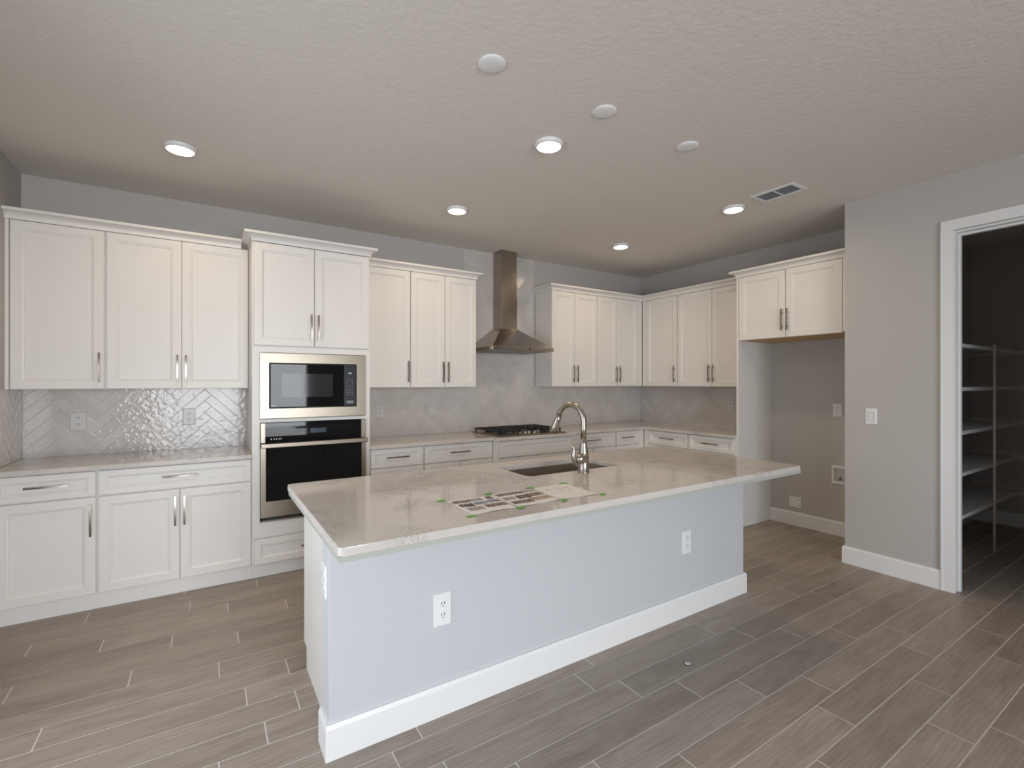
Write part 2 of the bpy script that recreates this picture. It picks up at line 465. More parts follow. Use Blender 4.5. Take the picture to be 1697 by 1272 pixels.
def backsplash(rects, vx, vz, place0, label, seed, flip=False):
    """45-degree herringbone of long tiles; a V bottom runs down s = vx. rects: list of (s0,s1,z0,z1); place maps (s,z,out)->world"""
    place = lambda s, z, h: place0(s, z, h + 0.0006)
    L, W, g = 0.318, 0.0655, 0.0009
    R = random.Random(seed); q = math.sqrt(.5)
    vs = []; fs = []; rnd = []; mi = []; smo = []
    def put(poly, hs, r, mat_i=0):
        b = len(vs)
        for (s, z), h in zip(poly, hs): vs.append(place(s, z, h))
        fs.append(list(range(b, b + len(poly)))); rnd.append(r); mi.append(mat_i)
    def rot(p):  # pattern (u,v) -> (s,z): (1,1) goes up
        return (vx + (p[0] - p[1]) * q, vz + (p[0] + p[1]) * q)
    for rc in rects:
        s0, s1, z0, z1 = rc
        put([(s0, z0), (s1, z0), (s1, z1), (s0, z1)], [0.0058] * 4, 0.5, 1)
        put([(s0, z0), (s0, z1), (s1, z1), (s1, z0)], [0.0] * 4, 0.5, 1)
        for (a, b) in (((s0, z0), (s1, z0)), ((s1, z0), (s1, z1)), ((s1, z1), (s0, z1)), ((s0, z1), (s0, z0))):
            bb = len(vs); vs.extend([place(a[0], a[1], 0), place(b[0], b[1], 0), place(b[0], b[1], 0.0058), place(a[0], a[1], 0.0058)])
            fs.append([bb, bb + 1, bb + 2, bb + 3]); rnd.append(.5); mi.append(1)
    S0 = min(r[0] for r in rects); S1 = max(r[1] for r in rects); Z0 = min(r[2] for r in rects); Z1 = max(r[3] for r in rects)
    pj = L * math.sqrt(2); pk = W * math.sqrt(2)
    for j in range(int((S0 - vx) / pj) - 2, int((S1 - vx) / pj) + 3):
        for k in range(int((Z0 - vz) / pk) - 8, int((Z1 - vz) / pk) + 9):
            for kind in (0, 1):
                ou, ov = j * L + k * W, -j * L + k * W
                if kind == 0: rect = (ou, ou + L, ov, ov + W)
                else: rect = (ou + L, ou + L + W, ov + W - L, ov + W)
                u0, u1, v0, v1 = rect[0] + g, rect[1] - g, rect[2] + g, rect[3] - g
                ta, tb = R.gauss(0, 0.002), R.gauss(0, 0.004); h0 = 0.0076 + R.uniform(-.0003, .0003); rv = R.random()
                cu, cv = (u0 + u1) / 2, (v0 + v1) / 2
                def hh(sz):
                    a = (sz[0] - vx) / q / 2; b2 = (sz[1] - vz) / q / 2
                    u, v = a + b2, b2 - a
                    return h0 + (ta * (u - cu) + tb * (v - cv) if kind == 0 else tb * (u - cu) + ta * (v - cv))
                # pillowed edge: three facets rising from the joint to the face
                loops = []
                for e, dz in ((0.0, 0.00150), (0.0006, 0.00079), (0.0013, 0.00028), (0.0021, 0.0), (0.0050, 0.0)):
                    loops.append(([rot(p) for p in ((u0 + e, v0 + e), (u1 - e, v0 + e), (u1 - e, v1 - e), (u0 + e, v1 - e))], dz))
                if any(all(a0 <= p[0] <= a1 and b0 <= p[1] <= b1 for p in loops[0][0]) for (a0, a1, b0, b1) in rects):
                    b = len(vs)                              # whole tile: shared vertices, smooth rounded edge
                    for lp, dz in loops:
                        for p in lp: vs.append(place(p[0], p[1], hh(p) - dz))
                    for li in range(len(loops) - 1):
                        for i in range(4):
                            a, c = b + li * 4 + i, b + li * 4 + (i + 1) % 4
                            fs.append([a, c, c + 4, a + 4]); rnd.append(rv); mi.append(0); smo.append(len(fs) - 1)
                    e4 = b + (len(loops) - 1) * 4
                    fs.append([e4, e4 + 1, e4 + 2, e4 + 3]); rnd.append(rv); mi.append(0); smo.append(len(fs) - 1)
                    continue
                for (s0, s1, z0, z1) in rects:
                    ci = clip(loops[-1][0], s0, s1, z0, z1)
                    if len(ci) >= 3: put(ci, [hh(p) for p in ci], rv)
                    for (lo, dl), (li, di) in zip(loops[:-1], loops[1:]):
                        for i in range(4):
                            a, b = lo[i], lo[(i + 1) % 4]
                            cq = clip([a, b, li[(i + 1) % 4], li[i]], s0, s1, z0, z1)
                            if len(cq) < 3: continue
                            nx, ny = -(b[1] - a[1]), b[0] - a[0]; ln = math.hypot(nx, ny)
                            wd = ((li[i][0] - a[0]) * nx + (li[i][1] - a[1]) * ny) / ln
                            hs = []
                            for p in cq:
                                f = min(1, max(0, ((p[0] - a[0]) * nx + (p[1] - a[1]) * ny) / ln / wd))
                                hs.append(hh(p) - (dl + (di - dl) * f))
                            put(cq, hs, rv)
    if flip: fs = [f[::-1] for f in fs]
    me = bpy.data.meshes.new('tile_backsplash'); me.from_pydata(vs, [], fs)
    me.materials.append(TILE); me.materials.append(TGROUT)
    me.polygons.foreach_set('material_index', mi)
    for i in smo: me.polygons[i].use_smooth = True
    a = me.attributes.new('rnd', 'FLOAT', 'FACE'); a.data.foreach_set('value', rnd)
    o = bpy.data.objects.new('tile_backsplash', me); COL.objects.link(o)
    return tag(o, label, 'tile backsplash', 'glossy herringbone tile backsplashes')

backsplash([(0.009, 1.343, CT, ZU)], 0.426, 1.202, lambda s, z, h: (s, -h, z),
           'glossy herringbone tile backsplash with bright glints left of the wall oven', 1)
backsplash([(0.009, 0.643, CT, ZU)], 0.2, 1.1, lambda s, z, h: (h, -s, z),
           'narrow herringbone tile return on the left side wall', 2, True)
backsplash([(2.194, 3.357, CT, ZU), (3.357, 4.274, CT, ZC - 0.001), (4.274, XR - 0.009, CT, ZU)], 2.707, 1.00, lambda s, z, h: (s, -h, z),
           'pale herringbone tile wall behind the cooktop, rising to the ceiling behind the hood', 3)
backsplash([(0.009, 1.7735, CT, ZU)], 0.3, 1.0, lambda s, z, h: (XR - h, -s, z),
           'herringbone tile backsplash on the right wall beside the refrigerator alcove', 4)

# ================================================================== CABINETS
FR = 0.052
def door_steps(yf, fr=FR):
    return [(0, yf + 0.003), (0.003, yf), (fr, yf), (fr + 0.003, yf + 0.004), (fr + 0.010, yf + 0.005), (fr + 0.014, yf + 0.010)]

def pull_mesh(vertical):
    """bowed flat bar on two posts, centred, standing out along -y from y=0"""
    m = MB(); L = 0.197; pts = []
    n = 14
    sec = []
    for i in range(n + 1):
        t = i / n; s = (t - .5) * L; y = -(0.026 + 0.007 * (1 - (2 * t - 1) ** 2))
        sec.append((s, y))
    w, th = 0.0052, 0.0035
    vs = []; fs = []
    for s, y in sec:
        for a, b in ((-w, -th), (w, -th), (w, th), (-w, th)):
            vs.append((a, y + b, s) if vertical else (s, y + b, a))
    for i in range(n):
        for k in range(4):
            a, b = i * 4 + k, i * 4 + (k + 1) % 4
            fs.append((a, b, b + 4, a + 4))
    fs += [(3, 2, 1, 0), (n * 4, n * 4 + 1, n * 4 + 2, n * 4 + 3)]
    m.add(vs, fs)
    for sg in (-1, 1):
        p = (0, 0, sg * 0.064) if vertical else (sg * 0.064, 0, 0)
        m.lathe([(0.0045, 0), (0.0045, 0.029)], p, 'Y', 12)
    return m
PULLV = PULLH = None
def pull(parent, loc, vertical=True):
    global PULLV, PULLH
    src = PULLV if vertical else PULLH
    if src is None:
        o = pull_mesh(vertical).build('handle', PULL, parent)
        if vertical: PULLV = o
        else: PULLH = o
    else:
        o = src.copy(); COL.objects.link(o); o.parent = parent
    o.location = loc
    return o

RW = -math.pi / 2   # right-wall run: local x runs out from the back wall
def cab(name, run, s0, z0, label, group):
    if run == 'back': loc, rz = (s0, 0, z0), 0
    else: loc, rz = (XR, -s0, z0), RW
    return thing(name, loc, label, 'cabinet', group, rz)

def front(parent, kind, s0, z0, a, b, za, zb, face, hand=None, hz=None, fr=FR):
    """a door or drawer front in the cabinet's local frame; hand = 's' position of the handle or None"""
    m = MB().rings(a - s0, b - s0, za - z0, zb - z0, -(face - 0.019), door_steps(-face, fr))
    o = m.build(kind, CAB, parent)
    if hand is not None:
        pull(o, (hand - s0, -face + (0.010 if kind == 'drawer' else 0.0), hz - z0), kind == 'door')
    return o

def upper(run, s0, s1, doors, label, z0=ZU, z1=ZD + 0.0, face=DU, b0=None, fill=()):
    t = cab('wall_cabinet', run, s0, z0, label, 'white wall cabinets')
    m = MB().box(0.0, s1 - s0, -0.010, -(face - 0.0205), 0, z1 - z0)
    for (a, b) in fill: m.box(a - s0, b - s0, -(face - 0.0205), -(face - 0.004), 0, z1 - z0)
    m.build('body', CAB, t)
    for a, b, h in doors: front(t, 'door', s0, z0, a, b, z0 + 0.002, z1 - 0.002, face, h, z0 + 0.146)
    return t

G_U = 'white wall cabinets'
upper('back', 0.0015, 0.4866, [(0.0256, 0.4799, 0.457)], 'white single-door wall cabinet in the left corner above the counter', fill=[(0.0015, 0.020)])
upper('back', 0.4870, 1.3435, [(0.4932, 0.9128, 0.889), (0.9158, 1.3380, 0.940)], 'white double-door wall cabinet directly left of the tall oven cabinet')
upper('back', 2.1935, 2.6546, [(2.200, 2.6510, 2.628)], 'white single-door wall cabinet directly right of the tall oven cabinet')
upper('back', 2.6550, 3.3419, [(2.6585, 2.9990, 2.975), (3.0040, 3.3390, 3.028)], 'white double-door wall cabinet left of the steel range hood')
upper('back', 4.2892, 4.9665, [(4.292, 4.6150, 4.590), (4.6200, 4.9620, 4.645)], 'white double-door wall cabinet right of the steel range hood')
upper('back', 4.9670, 5.7245, [(4.972, 5.2840, 5.258), (5.2890, 5.6490, 5.315)], 'white double-door wall cabinet on the back wall reaching the right corner', fill=[(5.652, 5.7245)])
upper('right', 0.3320, 0.8642, [(0.396, 0.8600, 0.835)], 'white single-door wall cabinet on the right wall beside the inner corner', fill=[(0.335, 0.393)])
upper('right', 0.8646, 1.7735, [(0.8690, 1.3225, 1.298), (1.3275, 1.7650, 1.352)], 'white double-door wall cabinet on the right wall next to the refrigerator alcove')

# cabinet over the refrigerator alcove
FX = XR - 5.4735
t = cab('wall_cabinet', 'right', 1.7945, 1.845, 'deep white two-door cabinet high over the empty refrigerator alcove', G_U)
m = MB().box(0, YW - 0.001 - 1.7945, 0, -(FX - 0.0205), 0.012, ZD - 1.845)
m.box(2.711 - 1.7945, YW - 0.001 - 1.7945, -(FX - 0.0205), -(FX - 0.004), 0.012, ZD - 1.845)
m.build('body', CAB, t)
o = MB().box(0, YW - 0.001 - 1.7945, 0, -(FX - 0.0205), 0, 0.012).build('bottom_panel', RAWWOOD, t); o['label'] = 'bare tan wood underside'
front(t, 'door', 1.7945, 1.845, 1.799, 2.2440, 1.846, 2.460, FX, 2.2220, 1.845 + 0.160)
front(t, 'door', 1.7945, 1.845, 2.2500, 2.7079, 1.846, 2.460, FX, 2.2720, 1.845 + 0.160)
tag(MB().box(5.4735, XR - 0.0005, -1.7739, -1.7941, 0, ZD).build('cabinet_side_panel', CAB, None, (5.4735, -1.784, 0), bevel=0.001),
    'tall white side panel standing left of the empty refrigerator alcove', 'cabinet panel')

def base(run, s0, s1, drawer, doors, label, face=DB, draw_handle=True, fill=(), kick=0.5826, door_handles=True):
    t = cab('base_cabinet', run, s0, 0, label, 'white base cabinets')
    w = s1 - s0
    m = MB().box(0, w, -0.010, -(face - 0.0205), 0.105, CB)
    for (a, b) in fill: m.box(a - s0, b - s0, -(face - 0.0205), -(face - 0.004), 0.105, CB)
    m.build('body', CAB, t)
    MB().box(0, w, -0.02, -(kick + face - DB), 0, 0.105).build('toe_kick', CAB, t)
    a, b = drawer
    front(t, 'drawer', s0, 0, a, b, 0.722, 0.876, face, (a + b) / 2 if draw_handle else None, 0.804, 0.036)
    for a, b, h in doors: front(t, 'door', s0, 0, a, b, 0.107, 0.713, face, h, 0.572)
    return t

base('back', 0.0015, 0.4866, (0.0256, 0.4799), [(0.0256, 0.4799, 0.457)], 'white base cabinet with one drawer over one door in the left corner', fill=[(0.0015, 0.020)])
base('back', 0.4870, 1.3435, (0.4932, 1.3380), [(0.4932, 0.9128, 0.889), (0.9158, 1.3380, 0.940)], 'white base cabinet with one wide drawer over two doors left of the oven cabinet')
base('back', 2.1935, 2.6705, (2.205, 2.6645), [(2.205, 2.6645, 2.64)], 'white base cabinet with a short drawer directly right of the oven cabinet')
base('back', 2.6710, 3.3660, (2.6775, 3.3610), [(2.6775, 3.0165, 2.99), (3.0215, 3.3610, 3.05)], 'white base cabinet with a wide drawer left of the cooktop cabinet')
base('back', 3.3664, 4.2905, (3.395, 4.262), [(3.395, 3.8260, 3.80), (3.8310, 4.262, 3.857)], 'white base cabinet standing forward under the cooktop, with a false front without handle',
     face=0.700, draw_handle=False, fill=[(3.3664, 3.391), (4.266, 4.2905)])
base('back', 4.2909, 4.9890, (4.297, 4.9800), [(4.297, 4.634, 4.61), (4.639, 4.98, 4.665)], 'white base cabinet with a drawer right of the cooktop, seen behind the faucet')
base('back', 4.9895, 5.4380, (4.9970, 5.3460), [(4.997, 5.346, 5.02)], 'white base cabinet with the short drawer just left of the inner corner', fill=[(5.349, 5.4380)])
base('right', 0.6184, 1.2310, (0.687, 1.2240), [(0.687, 0.953, 0.93), (0.958, 1.224, 0.985)], 'white base cabinet with a drawer on the right wall beside the inner corner', fill=[(0.6184, 0.684)])
base('right', 1.2315, 1.7735, (1.2380, 1.7640), [(1.238, 1.4985, 1.475), (1.5035, 1.764, 1.528)], 'white base cabinet with a drawer on the right wall against the alcove side panel')

# tall oven cabinet
t = cab('oven_cabinet', 'back', 1.3439, 0, 'tall white cabinet housing the microwave and the wall oven', None)
s0 = 1.3439; W = 2.1931 - s0
m = MB()
fy = DT - 0.0205
m.box(0, 0.02, -0.01, -fy, 0.105, ZD).box(W - 0.02, W, -0.01, -fy, 0.105, ZD)             # sides
m.box(0.02, W - 0.02, -0.01, -0.03, 0.105, ZD)                                           # back
m.box(0.02, W - 0.02, -0.03, -fy, 1.672, ZD)                                             # top box
m.box(0.02, W - 0.02, -0.03, -fy, 1.142, 1.160).box(0.02, W - 0.02, -0.03, -fy, 0.105, 0.405)
m.box(0, 0.050, -fy, -(DT - 0.006), 0.300, 1.700).box(2.156 - s0, W, -fy, -(DT - 0.006), 0.300, 1.700)   # face frame
m.box(0.050, 2.156 - s0, -fy, -(DT - 0.006), 1.655, 1.700).box(0.050, 2.156 - s0, -fy, -(DT - 0.006), 1.1395, 1.1635).box(0.050, 2.156 - s0, -fy, -(DT - 0.006), 0.300, 0.408)
m.build('body', CAB, t)
MB().box(0, W, -0.02, -0.585, 0, 0.105).build('toe_kick', CAB, t)
front(t, 'door', s0, 0, 1.3540, 1.7660, 1.7065, 2.4580, DT, 1.743, 1.853)
front(t, 'door', s0, 0, 1.7710, 2.1880, 1.7065, 2.4580, DT, 1.794, 1.853)
front(t, 'drawer', s0, 0, 1.3560, 2.1830, 0.107, 0.290, DT, 1.7695, 0.199, 0.045)

# crown mouldings
CR = [(-0.02, 2.4625), (0.004, 2.4625), (0.006, 2.470)] + [(0.006 + 0.040 * (1 - math.cos(a)), 2.470 + 0.036 * math.sin(a)) for a in [math.pi / 2 * i / 6 for i in range(1, 7)]] + [(0.052, 2.508), (0.052, 2.525), (-0.02, 2.525)]
def crown(path, label):
    p0 = path[0]
    tag(MB().sweep(path, CR).build('crown_moulding', CAB, None, (p0[0], p0[1], 2.4625)), label, 'crown moulding', 'white cabinet crown mouldings')
crown([(0.001, -DU), (1.2915, -DU)], 'white crown moulding along the top of the left wall cabinets')
crown([(1.3445, -(DU + 0.001)), (1.3445, -DT), (2.1925, -DT), (2.1925, -(DU + 0.0))], 'white crown moulding wrapping the top of the tall oven cabinet')
crown([(2.2455, -DU), (3.3415, -DU), (3.3415, -0.010)], 'white crown moulding over the wall cabinets left of the hood')
crown([(4.2897, -0.010), (4.2897, -DU), (XR - DU, -DU), (XR - DU, -1.7210)], 'white L-shaped crown moulding over the right corner wall cabinets')
crown([(XR - DU, -1.7745), (5.4735, -1.7745), (5.4735, -(YW - 0.001))], 'white crown moulding over the cabinet above the refrigerator alcove')

# ================================================================== COUNTERTOPS
def rounded(x0, x1, y0, y1, r, n=6):
    P = []
    for cx, cy, a0 in ((x1 - r, y1 - r, 0), (x0 + r, y1 - r, 90), (x0 + r, y0 + r, 180), (x1 - r, y0 + r, 270)):
        for i in range(n + 1):
            a = math.radians(a0 + 90 * i / n); P.append((cx + r * math.cos(a), cy + r * math.sin(a)))
    return P
tag(MB().box(0.0095, 1.3434, -0.010, -0.643, CB, CT).build('countertop', QUARTZ, None, (0.0095, -0.01, CB), bevel=0.003),
    'speckled quartz countertop on the left base cabinets', 'countertop')
E_ = 0.643
poly = [(2.1945, -0.010), (2.1945, -E_), (3.345, -E_), (3.345, -0.725), (4.312, -0.725), (4.312, -E_), (XR - E_, -E_), (XR - E_, -1.7735), (XR - 0.010, -1.7735), (XR - 0.010, -0.010)]
tag(MB().prism(poly, CB, CT).build('countertop', QUARTZ, None, (2.1945, -0.01, CB), bevel=0.003),
    'L-shaped quartz countertop running under the hood into the right corner', 'countertop')

# ================================================================== ISLAND
IX0, IX1, IY0, IY1 = 1.411, 4.2009, 1.8876, 3.0179
SX0, SX1, SY0, SY1 = 2.562, 3.265, 2.035, 2.390
t = thing('kitchen_island', (1.457, -2.656, 0), 'long kitchen island with pale grey knee wall, white end panel and tall baseboard', 'kitchen island')
off = (1.457, -2.656, 0)
o = MB().box(1.457, 4.1625, -2.534, -2.656, 0, CB - 0.018).build('knee_wall', KNEE, t, off, bevel=0.002); o['label'] = 'pale grey painted knee wall'
MB().sweep([(1.457, -2.534), (1.457, -2.656), (4.1625, -2.656), (4.1625, -2.534)], BB).build('baseboard', TRIM, t, off)
def endpanel(xa, xb):
    P = [(-2.534, 0), (-(1.9138 + 0.07), 0), (-(1.9138 + 0.07), 0.105), (-1.9138, 0.105), (-1.9138, CB - 0.018), (-2.534, CB - 0.018)]
    m = MB(); n = len(P)
    m.add([(xa, y, z) for y, z in P] + [(xb, y, z) for y, z in P], [list(range(n)), list(range(n, 2 * n))[::-1]] + [(i, (i + 1) % n, n + (i + 1) % n, n + i) for i in range(n)])
    return m
endpanel(1.488, 1.507).build('end_panel', CAB, t, off); endpanel(4.110, 4.129).build('end_panel', CAB, t, off)
m = MB().box(1.507, 2.50, -2.534, -1.934, 0.105, CB - 0.018).box(3.33, 4.110, -2.534, -1.934, 0.105, CB - 0.018)
m.box(2.50, 3.33, -2.534, -1.934, 0.105, 0.62).box(2.50, 3.33, -1.957, -1.934, 0.62, CB - 0.018).box(2.50, 3.33, -2.534, -2.48, 0.62, CB - 0.018)
m.build('cabinet_body', CAB, t, off)
MB().box(1.507, 4.110, -2.534, -(1.9138 + 0.07), 0, 0.105).build('toe_kick', CAB, t, off)
xs = [1.512, 2.03, 2.548, 3.066, 3.584, 4.105]
for i in range(5):   # aisle-side doors
    m = MB().rings(-(xs[i + 1] - 0.003), -(xs[i] + 0.003), 0.107, 0.855, -1.934 + 0.0, door_steps(-1.934 - 0.02))
    m.v = [(-x, -y - 2 * 1.934, z) for x, y, z in m.v]
    d = m.build('door', CAB, t, off)
    h = pull(d, (xs[i] + 0.05 - off[0], -1.9140 - off[1], 0.73), True); h.rotation_euler = (0, 0, math.pi)

def slab_with_hole(outer, hole, z0, z1):
    """ring-shaped slab; outer and hole are loops of equal count matched by angle"""
    m = MB(); n = len(outer)
    vs = [(x, y, z0) for x, y in outer] + [(x, y, z0) for x, y in hole] + [(x, y, z1) for x, y in outer] + [(x, y, z1) for x, y in hole]
    fs = []
    for i in range(n):
        j = (i + 1) % n
        fs += [(i, j, n + j, n + i), (2 * n + i, 2 * n + j, 3 * n + j, 3 * n + i), (i, j, 2 * n + j, 2 * n + i), (n + i, n + j, 3 * n + j, 3 * n + i)]
    return m.add(vs, fs)
t = thing('countertop', (2.8, -2.45, CB), 'large speckled quartz island countertop with sink cut-out and rounded corners', 'countertop')
off = (2.8, -2.45, CB)
slab_with_hole(rounded(IX0, IX1, -IY0, -IY1, 0.022) if False else rounded(IX0, IX1, -IY1, -IY0, 0.022), rounded(SX0, SX1, -SY1, -SY0, 0.045), CB, 0.914).build('slab', QUARTZ, t, off, bevel=0.003)
m = MB()
i_ = 0.003; zb = CB - 0.018
m.box(IX0 + i_, IX1 - i_, -IY1 + i_, -2.50, zb, CB).box(IX0 + i_, 2.50, -2.50, -IY0 - 0.03, zb, CB).box(3.33, IX1 - i_, -2.50, -IY0 - 0.03, zb, CB).box(2.50, 3.33, -1.957, -IY0 - 0.03, zb, CB)
o = m.build('support_board', SUBTOP, t, off); o['label'] = 'grey support board under the slab'

# sink
t = thing('kitchen_sink', (2.9135, -2.2125, CB), 'stainless undermount sink basin set into the island countertop', 'sink')
off = (2.9135, -2.2125, CB)
a = rounded(SX0 - 0.004, SX1 + 0.004, -SY1 - 0.004, -SY0 + 0.004, 0.049); bq = rounded(SX0 + 0.012, SX1 - 0.012, -SY1 + 0.012, -SY0 - 0.012, 0.05)
fl = rounded(SX0 - 0.02, SX1 + 0.02, -SY1 - 0.02, -SY0 + 0.02, 0.06)
m = MB(); n = len(a); zt = CB - 0.0005; zb = CB - 0.225
vs = [(x, y, zt) for x, y in fl] + [(x, y, zt) for x, y in a] + [(x, y, zb + 0.02) for x, y in bq]
cx, cy = 2.9135, -2.2125
c2 = [(cx + (x - cx) * 0.94, cy + (y - cy) * 0.94) for x, y in bq]
vs += [(x, y, zb) for x, y in c2]
fs = []
for r in range(3):
    for i in range(n):
        j = (i + 1) % n; fs.append((r * n + i, r * n + j, (r + 1) * n + j, (r + 1) * n + i))
fs.append([3 * n + i for i in range(n)])
m.add(vs, fs)
m.build('basin', SINKM, t, off, fix=False)
MB().lathe([(0.045, 0.0), (0.045, 0.004), (0.034, 0.004), (0.030, 0.001)], (cx, cy + 0.05, zb + 0.0005)).build('drain', CHROME, t, off)

# faucet
FXp, FYp = 2.910, -2.445
t = thing('kitchen_faucet', (FXp, FYp, 0.914), 'tall brushed nickel gooseneck faucet with pull-down head behind the sink', 'faucet')
off = (FXp, FYp, 0.914)
MB().lathe([(0.034, 0.914), (0.034, 0.918), (0.0315, 0.921), (0.0315, 0.975), (0.0310, 0.995), (0.0285, 1.02), (0.0245, 1.045), (0.0205, 1.075), (0.0178, 1.110)], (FXp, FYp, 0)).build('body', NICKEL, t, off)
pts = [(FXp, FYp, 1.110), (FXp, FYp, 1.165), (FXp, FYp, 1.207)]
R_ = 0.095; ang = math.radians(-12)
dirx, diry = math.sin(ang), math.cos(ang)
for i in range(1, 17):
    a = math.pi * 0.90 * i / 16
    pts.append((FXp + dirx * R_ * (1 - math.cos(a)), FYp + diry * R_ * (1 - math.cos(a)), 1.207 + R_ * math.sin(a)))
MB().tube(pts, 0.0168, 16).build('spout', NICKEL, t, off)
d = (Vector(pts[-1]) - Vector(pts[-2])).normalized(); p0 = Vector(pts[-1])
pp = [p0 + d * s for s in (0, 0.03, 0.075, 0.112, 0.116)]
MB().tube(pp, [0.0172, 0.0185, 0.0255, 0.0295, 0.027], 18).build('spray_head', NICKEL, t, off)
MB().lathe([(0.0, 0.0), (0.017, 0.003), (0.025, 0.014), (0.0285, 0.032), (0.0285, 0.052), (0.025, 0.070), (0.016, 0.082)], (FXp - 0.072, FYp - 0.020, 0.996), 'X', 24).build('lever_ball', NICKEL, t, off)
lp = [(-0.070, 0.958), (-0.084, 0.975), (-0.097, 1.000), (-0.097, 1.025), (-0.093, 1.045), (-0.098, 1.065), (-0.110, 1.083)]
MB().tube([(FXp + x + 0.004, FYp - 0.020, z) for x, z in lp], [0.007, 0.010, 0.0115, 0.0115, 0.011, 0.009, 0.006], 12).build('lever', NICKEL, t, off)

# ================================================================== APPLIANCES
# microwave with steel trim kit
t = thing('microwave', (1.772, -DT, 1.167), 'built-in microwave with black glass door and wide stainless trim frame', 'microwave')
off = (1.772, -DT, 1.167)
def frame(x0, x1, z0, z1, hx0, hx1, hz0, hz1, y0, y1):
    o = [(x0, z0), (x1, z0), (x1, z1), (x0, z1)]; h = [(hx0, hz0), (hx1, hz0), (hx1, hz1), (hx0, hz1)]
    vs = [(x, y, z) for y in (y0, y1) for lp in (o, h) for x, z in lp]; fs = []
    for i in range(4):
        j = (i + 1) % 4
        fs += [(i, j, 4 + j, 4 + i), (8 + i, 8 + j, 12 + j, 12 + i), (i, j, 8 + j, 8 + i), (4 + i, 4 + j, 12 + j, 12 + i)]
    return MB().add(vs, fs)
frame(1.391, 2.154, 1.1675, 1.6515, 1.454, 2.083, 1.243, 1.578, -(DT - 0.0055), -(DT + 0.012)).build('trim_frame', STEEL, t, off, bevel=0.002)
MB().box(1.456, 2.081, -(DT - 0.25), -(DT + 0.004), 1.245, 1.576).build('casing', BLACKM, t, off)
dr = MB().box(1.462, 1.983, -(DT + 0.004), -(DT + 0.014), 1.250, 1.571).build('door', BLACKG, t, off, bevel=0.002)
MB().box(1.537, 1.900, -(DT + 0.0141), -(DT + 0.0148), 1.325, 1.500).build('door_window', mat('window_mesh', (0.03, 0.03, 0.032), 0.06, spec=0.35), dr, off)
m = MB()
for i, (a, b) in enumerate(((1.468, 1.474), (1.477, 1.480), (1.483, 1.486), (1.489, 1.492))): m.box(a, b, -(DT + 0.0141), -(DT + 0.0145), 1.258, 1.264)
m.build('badge', PLATE, dr, off)
cp = MB().box(1.985, 2.076, -(DT + 0.004), -(DT + 0.014), 1.250, 1.571).build('control_panel', DARKP, t, off, bevel=0.002)
m = MB(); m.box(2.018, 2.044, -(DT + 0.0141), -(DT + 0.0146), 1.502, 1.514)
m.build('display', mat('clock_digits', (0.2, 0.25, 0.25), 0.3, emit=(0.5, 0.7, 0.7), estr=0.25), cp, off)
KEYM = mat('key_print', (0.22, 0.22, 0.24), 0.5)
for r in range(8):
    for c in range(3):
        if r == 2 and c == 1: continue
        MB().box(2.004 + c * 0.020, 2.013 + c * 0.020, -(DT + 0.0141), -(DT + 0.0145), 1.460 - r * 0.018, 1.465 - r * 0.018).build('key', KEYM, cp, off)
MB().box(2.004, 2.058, -(DT + 0.0141), -(DT + 0.0146), 1.268, 1.290).build('open_button', KEYM, cp, off)

# wall oven
t = thing('wall_oven', (1.78, -DT, 0.411), 'black glass and stainless wall oven under the microwave', 'oven')
off = (1.78, -DT, 0.411)
y0, y1 = -(DT - 0.0055), -(DT + 0.020)
MB().box(1.425, 2.130, -0.12, -(DT - 0.0055), 0.42, 1.13).build('casing', BLACKM, t, off)
cpn = MB().box(1.428, 2.118, y0, -(DT + 0.019), 0.990, 1.1365).build('control_panel', BLACKG, t, off)
MB().box(1.397, 1.428, y0, y1, 0.990, 1.1365).build('side_strip', STEEL, cpn, off, bevel=0.002)
MB().box(2.118, 2.155, y0, y1, 0.990, 1.1365).build('side_strip', STEEL, cpn, off, bevel=0.002)
m = MB().box(1.735, 1.850, -(DT + 0.0191), -(DT + 0.0196), 1.050, 1.085)
m.build('display', mat('oven_display', (0.03, 0.04, 0.06), 0.1, emit=(0.2, 0.3, 0.5), estr=0.05), cpn, off)
m = MB()
for a in (1.462, 1.482, 1.497, 1.515, 1.528): m.box(a, a + 0.008, -(DT + 0.0191), -(DT + 0.0196), 1.014, 1.021)
m.build('badge', PLATE, cpn, off)
dr = frame(1.397, 2.155, 0.447, 0.982, 1.430, 2.121, 0.562, 0.9815, y0, y1).build('oven_door', STEEL, t, off, bevel=0.002)
MB().box(1.430, 2.121, y0, -(DT + 0.019), 0.562, 0.9815).build('door_glass', BLACKG, dr, off)
m = MB().box(1.395, 2.157, -(DT + 0.056), -(DT + 0.074), 0.958, 0.992)
m.box(1.405, 1.430, y1, -(DT + 0.060), 0.963, 0.980).box(2.122, 2.147, y1, -(DT + 0.060), 0.963, 0.980)
m.build('handle', STEEL, dr, off, bevel=0.005)
m = MB().box(1.397, 2.155, y0, -(DT + 0.006), 0.411, 0.422).box(1.410, 2.142, y0, -(DT + 0.004), 0.422, 0.446, 1)
m.build('vent_strip', [STEEL, BLACKM], t, off)

